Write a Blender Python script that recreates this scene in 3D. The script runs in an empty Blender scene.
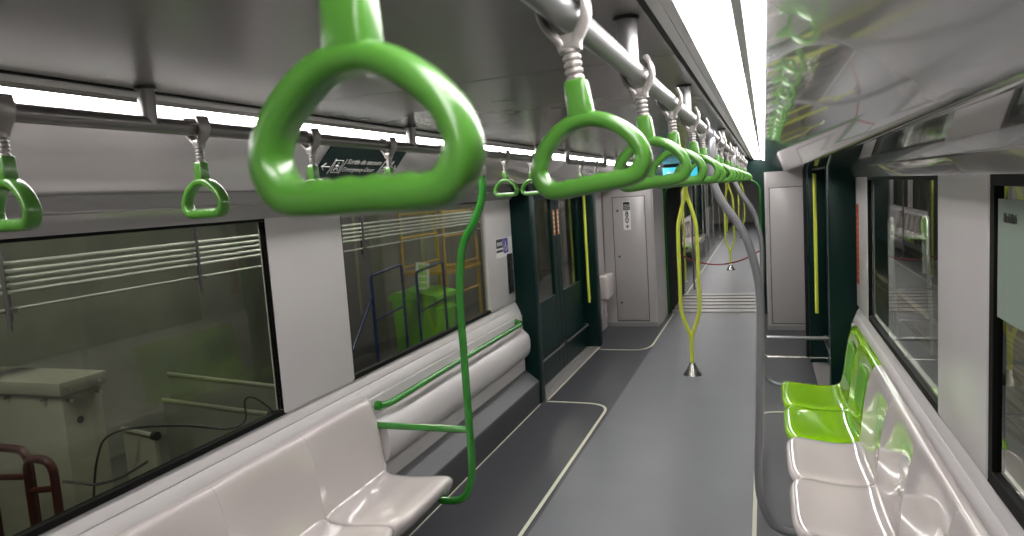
import bpy, bmesh, math, random
from mathutils import Vector, Matrix, noise
random.seed(7)
C = bpy.context.scene.collection
CX = -0.74
PI = math.pi

# ------------------------------------------------------------------ materials
def mat(name, col, rough=.5, metal=0, coat=0, noise_amt=0, nscale=30, bump=0, bscale=80, emis=None, estr=0, spec=.5, coat_rough=.05, wear=0):
    m = bpy.data.materials.new(name); m.use_nodes = True
    nt = m.node_tree; b = nt.nodes['Principled BSDF']
    b.inputs['Base Color'].default_value = (*col, 1)
    b.inputs['Roughness'].default_value = rough
    b.inputs['Metallic'].default_value = metal
    b.inputs['Coat Weight'].default_value = coat
    b.inputs['Coat Roughness'].default_value = coat_rough
    b.inputs['Specular IOR Level'].default_value = spec
    tc = nt.nodes.new('ShaderNodeTexCoord')
    if noise_amt:
        n = nt.nodes.new('ShaderNodeTexNoise'); n.inputs['Scale'].default_value = nscale; n.inputs['Detail'].default_value = 5
        nt.links.new(tc.outputs['Object'], n.inputs['Vector'])
        mx = nt.nodes.new('ShaderNodeMix'); mx.data_type = 'RGBA'
        mx.inputs['A'].default_value = (*[c*(1-noise_amt) for c in col], 1)
        mx.inputs['B'].default_value = (*[min(1, c*(1+noise_amt)) for c in col], 1)
        nt.links.new(n.outputs['Fac'], mx.inputs['Factor'])
        nt.links.new(mx.outputs['Result'], b.inputs['Base Color'])
    if wear:
        n = nt.nodes.new('ShaderNodeTexNoise'); n.inputs['Scale'].default_value = 6; n.inputs['Detail'].default_value = 6
        nt.links.new(tc.outputs['Object'], n.inputs['Vector'])
        mr = nt.nodes.new('ShaderNodeMapRange'); mr.inputs['To Min'].default_value = max(0, rough-wear); mr.inputs['To Max'].default_value = rough+wear
        nt.links.new(n.outputs['Fac'], mr.inputs['Value']); nt.links.new(mr.outputs['Result'], b.inputs['Roughness'])
    if bump:
        n = nt.nodes.new('ShaderNodeTexNoise'); n.inputs['Scale'].default_value = bscale
        nt.links.new(tc.outputs['Object'], n.inputs['Vector'])
        bp = nt.nodes.new('ShaderNodeBump'); bp.inputs['Strength'].default_value = bump; bp.inputs['Distance'].default_value = .002
        nt.links.new(n.outputs['Fac'], bp.inputs['Height']); nt.links.new(bp.outputs['Normal'], b.inputs['Normal'])
    if emis:
        b.inputs['Emission Color'].default_value = (*emis, 1); b.inputs['Emission Strength'].default_value = estr
    return m

def glass_mat(name, tint, refl=1.0, rough=.01):
    m = bpy.data.materials.new(name); m.use_nodes = True
    nt = m.node_tree
    for n in list(nt.nodes): nt.nodes.remove(n)
    out = nt.nodes.new('ShaderNodeOutputMaterial')
    tr = nt.nodes.new('ShaderNodeBsdfTransparent'); tr.inputs['Color'].default_value = (*tint, 1)
    gl = nt.nodes.new('ShaderNodeBsdfGlossy'); gl.inputs['Roughness'].default_value = rough
    fr = nt.nodes.new('ShaderNodeFresnel'); fr.inputs['IOR'].default_value = 1.5
    mu = nt.nodes.new('ShaderNodeMath'); mu.operation = 'MULTIPLY'; mu.inputs[1].default_value = refl
    ms = nt.nodes.new('ShaderNodeMixShader')
    ge = nt.nodes.new('ShaderNodeNewGeometry'); inv = nt.nodes.new('ShaderNodeMath'); inv.operation = 'SUBTRACT'; inv.inputs[0].default_value = 1
    m2 = nt.nodes.new('ShaderNodeMath'); m2.operation = 'MULTIPLY'   # reflect on the outer faces of the pane only
    nt.links.new(ge.outputs['Backfacing'], inv.inputs[1])
    nt.links.new(fr.outputs[0], mu.inputs[0]); nt.links.new(mu.outputs[0], m2.inputs[0]); nt.links.new(inv.outputs[0], m2.inputs[1]); nt.links.new(m2.outputs[0], ms.inputs[0])
    nt.links.new(tr.outputs[0], ms.inputs[1]); nt.links.new(gl.outputs[0], ms.inputs[2])
    nt.links.new(ms.outputs[0], out.inputs[0])
    return m

M = {}
M['white'] = mat('white_laminate', (.60, .575, .575), .32, noise_amt=.025, nscale=4, wear=.06)
M['cove'] = mat('cove_laminate', (.47, .445, .445), .16, coat=1, coat_rough=.035)
M['ceil'] = mat('ceiling_panel_paint', (.32, .305, .295), .24, metal=.25, noise_amt=.03, nscale=2, wear=.05)
M['frieze'] = mat('frieze_grey', (.40, .385, .38), .15, coat=1, coat_rough=.03)
M['strip'] = mat('light_strip_metal', (.33, .31, .30), .3, metal=.3)
M['divider'] = mat('lamp_divider', (.85, .84, .83), .5)
M['black'] = mat('black_gasket', (.004, .004, .004), .6, spec=.15)
M['blackp'] = mat('black_panel', (.012, .013, .014), .3, noise_amt=.2)
M['bellows'] = mat('bellows_rubber', (.015, .015, .016), .65)
M['green'] = mat('strap_green', (.066, .212, .027), .28, coat=.3, coat_rough=.12, noise_amt=.05, nscale=20)
M['greenpole'] = mat('pole_green', (.03, .23, .025), .25, coat=.5, noise_amt=.04, nscale=12)
M['lime'] = mat('seat_lime', (.27, .57, .006), .13, coat=.8, noise_amt=.02, nscale=5)
M['lime2'] = mat('seat_lime_inset', (.13, .40, .01), .35, noise_amt=.25, nscale=150)
M['yellow'] = mat('pole_yellow', (.74, .82, .10), .28, coat=.4, noise_amt=.04)
M['seat'] = mat('seat_greige', (.60, .548, .535), .13, coat=.9, coat_rough=.05, noise_amt=.025, nscale=5)
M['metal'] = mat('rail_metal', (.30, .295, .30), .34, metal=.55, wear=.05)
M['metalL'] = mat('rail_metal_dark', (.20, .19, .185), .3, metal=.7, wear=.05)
M['pole'] = mat('pole_grey_paint', (.25, .255, .27), .28, metal=.3, coat=.2)
M['clamp'] = mat('clamp_grey', (.31, .29, .275), .32, metal=.4, noise_amt=.04)
M['teal'] = mat('door_dark_green', (.003, .021, .018), .3, noise_amt=.1, nscale=3, spec=.2)
M['panel'] = mat('cabinet_warm_grey', (.44, .42, .415), .3, noise_amt=.02, nscale=5, coat=.2)
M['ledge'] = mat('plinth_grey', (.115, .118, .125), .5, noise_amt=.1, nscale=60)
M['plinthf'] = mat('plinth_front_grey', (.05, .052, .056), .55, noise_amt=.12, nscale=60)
M['line'] = mat('floor_strip_cream', (.62, .62, .50), .5, noise_amt=.1)
M['alu'] = mat('threshold_aluminium', (.33, .325, .315), .4, metal=.4, noise_amt=.1, nscale=20)
M['steel'] = mat('brushed_steel', (.55, .54, .52), .25, metal=.9)
M['printw'] = mat('print_white', (.8, .8, .78), .5)
M['printw2'] = mat('print_pale', (.62, .66, .62), .5)
M['signg'] = mat('sign_dark_green', (.002, .022, .021), .45, spec=.3)
M['orange'] = mat('sticker_orange', (.55, .25, .08), .5)
M['red'] = mat('sticker_red', (.45, .02, .02), .5)
M['purple'] = mat('sticker_purple', (.08, .06, .35), .5)
M['blk'] = mat('print_black', (.02, .02, .02), .5)
M['light'] = mat('lamp_diffuser', (.9, .9, .88), .4, emis=(1, .965, .945), estr=15)
M['screen'] = mat('screen_cyan', (.02, .25, .33), .3, emis=(.05, .55, .72), estr=.9)
M['glassL'] = glass_mat('tinted_glass', (.74, .755, .70), 1.0)
M['glassR'] = glass_mat('tinted_glass_right', (.74, .77, .72), 1.1)
M['rope'] = mat('barrier_red', (.35, .05, .05), .6)
# outside
M['boxc'] = mat('cream_sheet_metal', (.33, .325, .26), .5, noise_amt=.15, nscale=5)
M['hallfloor'] = mat('workshop_floor', (.17, .17, .15), .5, noise_amt=.3, nscale=2)
M['hallwall'] = mat('workshop_wall', (.25, .25, .215), .7, noise_amt=.5, nscale=1.2)
M['pipe'] = mat('galvanised_pipe', (.75, .77, .73), .4)
M['maroon'] = mat('maroon_rail', (.055, .011, .009), .4, noise_amt=.1)
M['blue'] = mat('blue_rail', (.018, .03, .13), .4, noise_amt=.1)
M['bin'] = mat('bin_green', (.22, .62, .06), .4, noise_amt=.1)
M['scaff'] = mat('scaffold_yellow', (.55, .36, .05), .45, noise_amt=.1)
M['col'] = mat('column_grey_purple', (.17, .15, .17), .6, noise_amt=.1)
M['cable'] = mat('cable_black', (.02, .02, .02), .5)

def floor_mat():
    m = mat('rubber_floor', (.2, .2, .2), .42)
    nt = m.node_tree; b = nt.nodes['Principled BSDF']; L = nt.links
    g = nt.nodes.new('ShaderNodeNewGeometry'); s = nt.nodes.new('ShaderNodeSeparateXYZ'); L.new(g.outputs['Position'], s.inputs[0])
    a = nt.nodes.new('ShaderNodeMath'); a.operation = 'GREATER_THAN'; a.inputs[1].default_value = -1.262; L.new(s.outputs['X'], a.inputs[0])
    c = nt.nodes.new('ShaderNodeMath'); c.operation = 'LESS_THAN'; c.inputs[1].default_value = -.095; L.new(s.outputs['X'], c.inputs[0])
    mm = nt.nodes.new('ShaderNodeMath'); mm.operation = 'MULTIPLY'; L.new(a.outputs[0], mm.inputs[0]); L.new(c.outputs[0], mm.inputs[1])
    n = nt.nodes.new('ShaderNodeTexNoise'); n.inputs['Scale'].default_value = 220; n.inputs['Detail'].default_value = 3; L.new(g.outputs['Position'], n.inputs['Vector'])
    n2 = nt.nodes.new('ShaderNodeTexNoise'); n2.inputs['Scale'].default_value = 2.2; n2.inputs['Detail'].default_value = 5; L.new(g.outputs['Position'], n2.inputs['Vector'])
    mx = nt.nodes.new('ShaderNodeMix'); mx.data_type = 'RGBA'
    mx.inputs['A'].default_value = (.052, .054, .062, 1); mx.inputs['B'].default_value = (.138, .143, .160, 1)
    L.new(mm.outputs[0], mx.inputs['Factor'])
    ad = nt.nodes.new('ShaderNodeMath'); ad.operation = 'ADD'; L.new(n.outputs['Fac'], ad.inputs[0]); L.new(n2.outputs['Fac'], ad.inputs[1])
    mr = nt.nodes.new('ShaderNodeMapRange'); mr.inputs['From Max'].default_value = 2; mr.inputs['To Min'].default_value = .75; mr.inputs['To Max'].default_value = 1.25
    L.new(ad.outputs[0], mr.inputs['Value'])
    vm = nt.nodes.new('ShaderNodeVectorMath'); vm.operation = 'SCALE'; L.new(mx.outputs['Result'], vm.inputs[0]); L.new(mr.outputs['Result'], vm.inputs['Scale'])
    L.new(vm.outputs[0], b.inputs['Base Color'])
    bp = nt.nodes.new('ShaderNodeBump'); bp.inputs['Strength'].default_value = .15; bp.inputs['Distance'].default_value = .001
    L.new(n.outputs['Fac'], bp.inputs['Height']); L.new(bp.outputs['Normal'], b.inputs['Normal'])
    return m
M['floor'] = floor_mat()

def siding_mat():
    m = mat('beige_siding', (.3, .26, .18), .6)
    nt = m.node_tree; b = nt.nodes['Principled BSDF']; L = nt.links
    g = nt.nodes.new('ShaderNodeNewGeometry'); mp = nt.nodes.new('ShaderNodeMapping'); mp.inputs['Scale'].default_value = (1, 1.2, 26)
    L.new(g.outputs['Position'], mp.inputs[0])
    n = nt.nodes.new('ShaderNodeTexNoise'); n.inputs['Scale'].default_value = 1.0; n.inputs['Detail'].default_value = 6; L.new(mp.outputs[0], n.inputs['Vector'])
    cr = nt.nodes.new('ShaderNodeValToRGB'); cr.color_ramp.elements[0].position = .3; cr.color_ramp.elements[0].color = (.26, .21, .14, 1)
    cr.color_ramp.elements[1].position = .72; cr.color_ramp.elements[1].color = (.75, .66, .48, 1)
    L.new(n.outputs['Fac'], cr.inputs[0]); L.new(cr.outputs[0], b.inputs['Base Color'])
    return m
M['siding'] = siding_mat()
M['railpaint'] = mat('pale_steel', (.75, .78, .76), .3, metal=.3)

# ------------------------------------------------------------------ mesh helpers
def smooth_obj(o, ang=40):
    me = o.data
    for p in me.polygons: p.use_smooth = True
    try: me.set_sharp_from_angle(angle=math.radians(ang))
    except Exception: pass

def obj(name, bm, m, parent=None, ang=40, smooth=True):
    me = bpy.data.meshes.new(name)
    bmesh.ops.recalc_face_normals(bm, faces=bm.faces[:])
    bm.to_mesh(me); bm.free()
    for x in (m if isinstance(m, (list, tuple)) else [m]): me.materials.append(x)
    o = bpy.data.objects.new(name, me); C.objects.link(o)
    if parent: o.parent = parent
    if smooth: smooth_obj(o, ang)
    return o

def struct(name, bm, m, parent=None, **k):
    o = obj(name, bm, m, parent, **k)
    if not parent: o['kind'] = 'structure'
    return o

def tag(o, label, cat, group=None, kind=None):
    o['label'] = label; o['category'] = cat
    if group: o['group'] = group
    if kind: o['kind'] = kind
    return o

def thing(name, label, cat, loc=(0, 0, 0), group=None, rot=(0, 0, 0)):
    o = bpy.data.objects.new(name, None); C.objects.link(o)
    o.location = loc; o.rotation_euler = rot; o.empty_display_size = .05
    return tag(o, label, cat, group)

def dup(root, loc=None, label=None, group=None, rot=None, parent=None):
    r = root.copy(); C.objects.link(r)
    r.parent = parent
    if loc is not None: r.location = loc
    if rot is not None: r.rotation_euler = rot
    if label: r['label'] = label
    if group: r['group'] = group
    for ch in list(root.children): dup(ch, parent=r)
    return r

def box(bm, x0, x1, y0, y1, z0, z1, bev=0, seg=2, mtx=None):
    vs = [bm.verts.new((x, y, z)) for x in (x0, x1) for y in (y0, y1) for z in (z0, z1)]
    fi = [(0, 1, 3, 2), (4, 6, 7, 5), (0, 4, 5, 1), (2, 3, 7, 6), (0, 2, 6, 4), (1, 5, 7, 3)]
    fs = [bm.faces.new([vs[i] for i in f]) for f in fi]
    if bev:
        es = list({e for f in fs for e in f.edges})
        r = bmesh.ops.bevel(bm, geom=es, offset=bev, segments=seg, profile=.5, affect='EDGES')
        vs = list({v for v in r['verts']} | {v for v in vs if v.is_valid})
    if mtx is not None:
        bmesh.ops.transform(bm, matrix=mtx, verts=[v for v in vs if v.is_valid])
    return bm

def B(*a, **k): return box(bmesh.new(), *a, **k)

def prism(bm, prof, y0, y1, ny=1):
    """closed (x,z) outline extruded along y"""
    rings = []
    for j in range(ny+1):
        y = y0+(y1-y0)*j/ny
        rings.append([bm.verts.new((p[0], y, p[1])) for p in prof])
    n = len(prof)
    for j in range(ny):
        for i in range(n):
            bm.faces.new([rings[j][i], rings[j][(i+1) % n], rings[j+1][(i+1) % n], rings[j+1][i]])
    bm.faces.new(rings[0][::-1]); bm.faces.new(rings[-1])
    return bm

def catmull(pts, n=6, closed=False):
    P = [Vector(p) for p in pts]; out = []
    N = len(P); rng = N if closed else N-1
    for i in range(rng):
        if closed: a, b, c, d = P[(i-1) % N], P[i], P[(i+1) % N], P[(i+2) % N]
        else: a, b, c, d = P[max(i-1, 0)], P[i], P[i+1], P[min(i+2, N-1)]
        for k in range(n):
            t = k/n
            out.append(.5*((2*b)+(c-a)*t+(2*a-5*b+4*c-d)*t*t+(3*b-a-3*c+d)*t**3))
    if not closed: out.append(P[-1])
    return out

def fillet(pts, r, n=6):
    """polyline with rounded corners"""
    P = [Vector(p) for p in pts]; out = [P[0]]
    for i in range(1, len(P)-1):
        a, b, c = P[i-1], P[i], P[i+1]
        u, v = (a-b), (c-b); rr = min(r, u.length*.49, v.length*.49)
        p0, p1 = b+u.normalized()*rr, b+v.normalized()*rr
        for k in range(n+1):
            t = k/n
            out.append((1-t)**2*p0+2*t*(1-t)*b+t*t*p1)
    out.append(P[-1]); return out

def sweep(bm, pts, r, seg=12, closed=False, up=None, ry=None, cap=True, sq=1):
    """tube along pts; r radius (number or list); with up + ry the section is an ellipse (ry along up)"""
    P = [Vector(p) for p in pts]; n = len(P); rings = []
    prevn = None
    for i in range(n):
        if closed: t = (P[(i+1) % n]-P[i-1]).normalized()
        else: t = (P[min(i+1, n-1)]-P[max(i-1, 0)]).normalized()
        if up is not None: nn = Vector(up)
        elif prevn is None: nn = Vector((0, 0, 1)) if abs(t.z) < .9 else Vector((0, 1, 0))
        else: nn = prevn
        nn = (nn-t*nn.dot(t)).normalized(); prevn = nn
        bb = t.cross(nn)
        ri = r[i] if isinstance(r, list) else r
        rn = (ry[i] if isinstance(ry, list) else ry) if ry is not None else ri
        pw = lambda v: math.copysign(abs(v)**sq, v) if abs(v) > 1e-6 else 0
        rings.append([bm.verts.new(P[i]+nn*pw(math.sin(2*PI*k/seg))*rn+bb*pw(math.cos(2*PI*k/seg))*ri) for k in range(seg)])
    for i in range(n if closed else n-1):
        A, D = rings[i], rings[(i+1) % n]
        for k in range(seg):
            bm.faces.new([A[k], A[(k+1) % seg], D[(k+1) % seg], D[k]])
    if not closed and cap:
        bm.faces.new(rings[0][::-1]); bm.faces.new(rings[-1])
    return rings

def S(*a, **k):
    bm = bmesh.new(); sweep(bm, *a, **k); return bm

def lathe(bm, prof, c=(0, 0, 0), seg=24, sx=1, sy=1):
    rings = [[bm.verts.new((c[0]+r*sx*math.cos(2*PI*k/seg), c[1]+r*sy*math.sin(2*PI*k/seg), c[2]+z)) for k in range(seg)] for r, z in prof]
    for a, b in zip(rings, rings[1:]):
        for k in range(seg): bm.faces.new([a[k], a[(k+1) % seg], b[(k+1) % seg], b[k]])
    bm.faces.new(rings[0][::-1]); bm.faces.new(rings[-1])
    return bm

def text(name, s, size, m, parent, loc, rot, shear=0, align='LEFT', ext=.0006, bold=0):
    cu = bpy.data.curves.new(name, 'FONT'); cu.body = s; cu.size = size; cu.shear = shear; cu.extrude = ext; cu.align_x = align; cu.offset = bold
    o = bpy.data.objects.new(name+'_tmp', cu); C.objects.link(o)
    dg = bpy.context.evaluated_depsgraph_get(); dg.update()
    me = bpy.data.meshes.new_from_object(o.evaluated_get(dg))
    bpy.data.objects.remove(o)
    me.materials.clear(); me.materials.append(m)
    t = bpy.data.objects.new(name, me); C.objects.link(t); t.location = loc; t.rotation_euler = rot; t.parent = parent; t.scale = (.9, 1, 1)
    return t

def X(side, u): return CX+side*u

# ------------------------------------------------------------------ shell
struct('floor', B(X(-1, 1.42), X(1, 1.42), -1.6, 9.98, -.06, 0), M['floor'])
struct('floor', B(-2.16, .68, 11.75, 32, -.06, 0), M['floor'])
# gangway footplates: ribbed plates
bm = bmesh.new()
box(bm, -1.34, -.02, 9.98, 11.75, -.06, .0)
for k in range(6):
    y = 10.02+k*.3
    box(bm, -1.33, -.03, y, y+.2, 0, .012, .004, 1)
struct('trim_1', bm, M['alu'])

# ceiling centre panels with seams, one piece between each pair of seams
def ceiling(y0, y1):
    bm = bmesh.new()
    edges = [y0]+[s for s in [1.61-3.2*1, 1.61, 4.7, 7.6, 9.9] if y0 < s < y1]+[y1]
    if y0 > 10: edges = [y0, 14, 17, 20, 23, 26, y1]
    for a, b in zip(edges, edges[1:]):
        pr = [(CX-.56, 2.14), (CX-.565, 2.152), (CX-.565, 2.18), (CX+.565, 2.18), (CX+.565, 2.152), (CX+.56, 2.14)]
        prism(bm, pr, a+.0025, b-.0025)
    box(bm, CX-.9, CX+.9, y0, y1, 2.20, 2.24)
    return bm
struct('ceiling', ceiling(-1.6, 9.9), M['ceil'])
struct('ceiling', ceiling(11.8, 32), M['ceil'])

tn = [1]
def trim(bm, m, **k):
    tn[0] += 1
    return struct('trim_%d' % tn[0], bm, m, **k)

def cove_prof(s):
    o = [(.748, 2.102), (.934, 1.9693), (.94, 1.965), (.950, 1.957), (.959, 1.949), (.967, 1.941), (.975, 1.935), (.984, 1.931), (.993, 1.929), (1.002, 1.930), (1.008, 1.934), (1.01, 1.96), (.80, 2.12), (.748, 2.13)]
    return [(X(s, u), z) for u, z in o]
def frieze_prof(s):
    o = [(1.005, 1.936), (1.290, 1.889), (1.302, 1.882), (1.317, 1.828), (1.320, 1.822), (1.40, 1.822), (1.40, 1.90), (1.01, 1.99)]
    return [(X(s, u), z) for u, z in o]
def gap_prof(s):
    o = [(.56, 2.155), (.60, 2.155), (.60, 2.135), (.618, 2.127), (.625, 2.127), (.63, 2.18), (.56, 2.19)]
    return [(X(s, u), z) for u, z in o]
for s in (-1, 1):
    for y0, y1 in ((-1.6, 9.9), (11.8, 32)):
        trim(prism(bmesh.new(), cove_prof(s), y0, y1), M['cove'], ang=20)
        trim(prism(bmesh.new(), frieze_prof(s), y0, y1), M['frieze'], ang=14)
        bm = bmesh.new(); prism(bm, [(X(s, .600), 2.126), (X(s, .620), 2.121), (X(s, .622), 2.13), (X(s, .622), 2.15), (X(s, .600), 2.15)], y0, y1)
        trim(bm, M['strip'])
        bm = bmesh.new(); prism(bm, [(X(s, .576), 2.133), (X(s, .598), 2.128), (X(s, .599), 2.15), (X(s, .576), 2.15)], y0, y1)
        trim(bm, M['white'])
        trim(B(min(X(s, .562), X(s, .575)), max(X(s, .562), X(s, .575)), y0, y1, 2.137, 2.19), M['black'])

# ceiling lamps -------------------------------------------------
def make_lamp(s, y0, y1, label, group):
    t = thing('ceiling_light', label, 'ceiling light', (X(s, .685), y0, 2.13), group)
    L = y1-y0
    def pr(o): return [(s*(u-.685), z-2.13) for u, z in o]
    bm = bmesh.new(); prism(bm, pr([(.625, 2.124), (.703, 2.110), (.703, 2.118), (.625, 2.132)]), .006, L-.006)
    obj('diffuser', bm, M['light'], t, smooth=False)
    bm = bmesh.new(); prism(bm, pr([(.715, 2.1085), (.747, 2.1005), (.747, 2.108), (.715, 2.117)]), .006, L-.006)
    obj('diffuser', bm, M['light'], t, smooth=False)
    bm = bmesh.new(); prism(bm, pr([(.700, 2.107), (.702, 2.103), (.716, 2.0995), (.718, 2.103), (.718, 2.117), (.700, 2.119)]), 0, L)
    prism(bm, pr([(.622, 2.134), (.748, 2.12), (.748, 2.15), (.622, 2.16)]), 0, L)
    obj('divider', bm, M['divider'], t, smooth=False)
    return t
ordn = ['nearest', 'second', 'third', 'fourth', 'fifth', 'sixth', 'seventh', 'eighth', 'ninth', 'tenth', 'eleventh', 'twelfth', 'thirteenth', 'fourteenth', 'fifteenth', 'sixteenth', 'seventeenth', 'eighteenth']
ys = [-1.1, 1.17, 3.3, 5.5, 7.7, 9.85]
for s, side in ((-1, 'left'), (1, 'right')):
    for i in range(5):
        make_lamp(s, ys[i], ys[i+1], '%s length of glowing white light strip from the camera along the %s of the ceiling' % (ordn[i], side), 'light strips along the %s of the ceiling' % side)
    for i, (a, b) in enumerate(((12.0, 17), (17, 22), (22, 27))):
        make_lamp(s, a, b, '%s light strip on the %s in the car beyond the gangway' % (ordn[i], side), 'light strips in the far car')

# walls ---------------------------------------------------------
def low_prof(s):
    o = [(1.372, .935), (1.352, .930), (1.322, .880), (1.3215, .876), (1.326, .872), (1.318, .866), (1.298, .816), (1.2975, .812), (1.303, .808), (1.29, .80), (1.29, 0), (1.40, 0), (1.40, .935)]
    return [(X(s, u), z) for u, z in o]
def pillar(bm, s, y0, y1, z0=.925, z1=1.83, ui=1.325, r=.014):
    # rounded plan outline (u,y) extruded in z, slightly rounded foot
    out = []
    for (cy, a0) in ((y0+r, -90), (y1-r, 0)):
        for k in range(6):
            a = math.radians(a0+k*18)
            out.append((ui+r-math.cos(a)*r if True else 0, cy+math.sin(a)*r))
    pts = [(u, y) for u, y in out]
    pts = [(1.366, y0)]+pts+[(1.366, y1)]
    zs = [(z0, .014), (z0+.006, .006), (z0+.018, 0), (z1, 0)]
    rings = []
    for z, ins in zs:
        rings.append([bm.verts.new((X(s, min(1.366, u+ins)), y, z)) for u, y in pts])
    n = len(pts)
    for a, b in zip(rings, rings[1:]):
        for i in range(n): bm.faces.new([a[i], a[(i+1) % n], b[(i+1) % n], b[i]])
    bm.faces.new(rings[0][::-1]); bm.faces.new(rings[-1])

def window(n, s, y0, y1, z0=.93, z1=1.835, g='glassL', gk=.025):
    r = bpy.data.objects.new('window_%d' % n, None); C.objects.link(r); r['kind'] = 'structure'
    r.location = (X(s, 1.345), y0, z0)
    L, H = y1-y0, z1-z0
    def fr(d):
        bm = bmesh.new()
        for (a, b, c, e) in ((0, L, 0, gk), (0, L, H-gk, H), (0, gk, gk, H-gk), (L-gk, L, gk, H-gk)):
            box(bm, -.016, .016, a, b, c, e, .002, 1)
        return bm
    obj('window_frame', fr(0), M['black'], r)
    obj('window_pane', B(-.004, .004, gk*.6, L-gk*.6, gk*.6, H-gk*.6), M[g], r, smooth=False)
    return r

def wall(name, s, pills, spans):
    bm = bmesh.new()
    for a, b in spans: prism(bm, low_prof(s), a, b)
    for a, b in pills: pillar(bm, s, a, b)
    return struct(name, bm, M['white'])
wall('wall_left', -1, [(2.45, 3.03), (4.97, 5.56), (-1.6, -.4)], [(-1.6, 5.585)])
wall('wall_right', 1, [(2.25, 2.86), (4.68, 5.23), (-1.6, -.4)], [(-1.6, 5.25)])
window(1, -1, -.4, 2.475)
window(2, -1, 3.01, 5.0)
window(3, 1, -.4, 2.262, g='glassR', gk=.045)
window(4, 1, 2.84, 4.71, g='glassR', gk=.03)
# wall stretches beside the vestibule and in the far car
for s, nm in ((-1, 'wall_left'), (1, 'wall_right')):
    bm = bmesh.new()
    y0, y1 = (7.95, 8.985) if s < 0 else (7.46, 8.815)
    box(bm, *sorted((X(s, 1.30), X(s, 1.40))), y0, y1, 0, 1.93)
    struct(nm, bm, M['panel'])
    bm = bmesh.new()
    spans = [(15.8, 21.6), (23.8, 29.5)]
    for a, b in spans:
        prism(bm, low_prof(s), a, b)
        for p0, p1 in ((a, a+.6), ((a+b)/2-.3, (a+b)/2+.3), (b-.6, b)): pillar(bm, s, p0, p1)
    box(bm, *sorted((X(s, 1.30), X(s, 1.40))), 11.8, 13.7, 0, 1.93)
    struct(nm, bm, M['white'])
wn = 5
for s in (-1, 1):
    for a, b in ((15.8, 21.6), (23.8, 29.5)):
        m_ = (a+b)/2
        window(wn, s, a+.58, m_-.28, g='glassL'); wn += 1
        window(wn, s, m_+.28, b-.58, g='glassL'); wn += 1
struct('wall_back', B(-2.2, .75, -1.7, -1.6, -.06, 2.24), M['panel'])
struct('wall_front', B(-2.2, .75, 32, 32.1, -.06, 2.24), M['panel'])

# plinth below windows (left visible) ------------------------------
for s, yy in ((-1, 5.585), (1, 5.25)):
    bm = bmesh.new()
    prism(bm, [(X(s, u), z) for u, z in ((1.289, 0), (1.175, 0), (1.166, .20), (1.170, .212), (1.182, .218), (1.289, .305))], -1.5, yy)
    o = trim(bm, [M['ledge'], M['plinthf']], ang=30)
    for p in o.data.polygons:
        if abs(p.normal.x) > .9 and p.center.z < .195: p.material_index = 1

# doors ---------------------------------------------------------------
def door(n, s, y0, y1, detail=True):
    r = bpy.data.objects.new('door_%d' % n, None); C.objects.link(r); r['kind'] = 'structure'
    r.location = (X(s, 1.30), y0, 0)
    w = lambda u: s*(u-1.30)
    L = y1-y0
    # door posts
    bm = bmesh.new(); box(bm, *sorted((w(1.155), w(1.40))), 0, .13, 0, 1.93, .012, 3); obj('door_post', bm, M['teal'], r)
    bm = bmesh.new(); box(bm, *sorted((w(1.13), w(1.40))), L-.16, L, 0, 1.93, .012, 3); obj('door_post', bm, M['teal'], r)
    bm = bmesh.new(); box(bm, *sorted((w(1.17), w(1.40))), .13, L-.16, 1.90, 1.99, .008, 2); obj('door_header', bm, M['teal'], r)
    mid = L/2
    for k, (a, b) in enumerate(((.13, mid-.002), (mid+.002, L-.16))):
        bm = bmesh.new()
        wy0, wy1 = a+.14, b-.14
        z0, z1 = .82, 1.80
        xx = sorted((w(1.285), w(1.325)))
        box(bm, *xx, a, wy0, .015, 1.90, .003, 1); box(bm, *xx, wy1, b, .015, 1.90, .003, 1)
        box(bm, *xx, wy0, wy1, .015, z0, .003, 1); box(bm, *xx, wy0, wy1, z1, 1.90, .003, 1)
        d = obj('door_leaf', bm, M['teal'], r)
        bm = bmesh.new()
        gx = sorted((w(1.300), w(1.308)))
        box(bm, *gx, wy0-.01, wy1+.01, z0-.01, z1+.01)
        obj('pane', bm, M['glassL'], d, smooth=False)
        bm = bmesh.new()
        sx = sorted((w(1.279), w(1.2845)))
        if k == 0: box(bm, *sx, b-.10, b-.04, 1.42, 1.68, .001, 1)
        else: box(bm, *sx, a+.04, a+.10, 1.42, 1.68, .001, 1)
        st = obj('warning_sticker', bm, M['orange'], d); st['label'] = 'orange vertical warning sticker'
        bm = bmesh.new()
        for q in range(5):
            yy = (b-.07) if k == 0 else (a+.07)
            box(bm, *sorted((w(1.2775), w(1.279))), yy-.012, yy+.012, 1.45+q*.045, 1.475+q*.045)
        obj('sticker_print', bm, M['printw'], d)
        bm = bmesh.new()
        sweep(bm, [(w(1.25), a+.06, .28), (w(1.25), b-.06, .28)], .011, 10)
        box(bm, *sorted((w(1.25), w(1.285))), a+.05, a+.075, .265, .295); box(bm, *sorted((w(1.25), w(1.285))), b-.075, b-.05, .265, .295)
        obj('guard_rail', bm, M['metalL'], d)
    bm = bmesh.new()
    box(bm, *sorted((w(1.145), w(1.29))), .13, L-.16, 0, .008, .002, 1)
    for q in range(3): box(bm, *sorted((w(1.17+q*.035), w(1.185+q*.035))), .14, L-.17, .008, .012)
    th = obj('threshold', bm, M['alu'], r); th['label'] = 'pale metal threshold plate with grooves'
    return r
door(1, -1, 5.585, 7.95)
door(2, 1, 5.25, 7.40)
door(3, -1, 13.7, 15.8); door(4, 1, 13.7, 15.8)
door(5, -1, 21.6, 23.8); door(6, 1, 21.6, 23.8)

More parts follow.
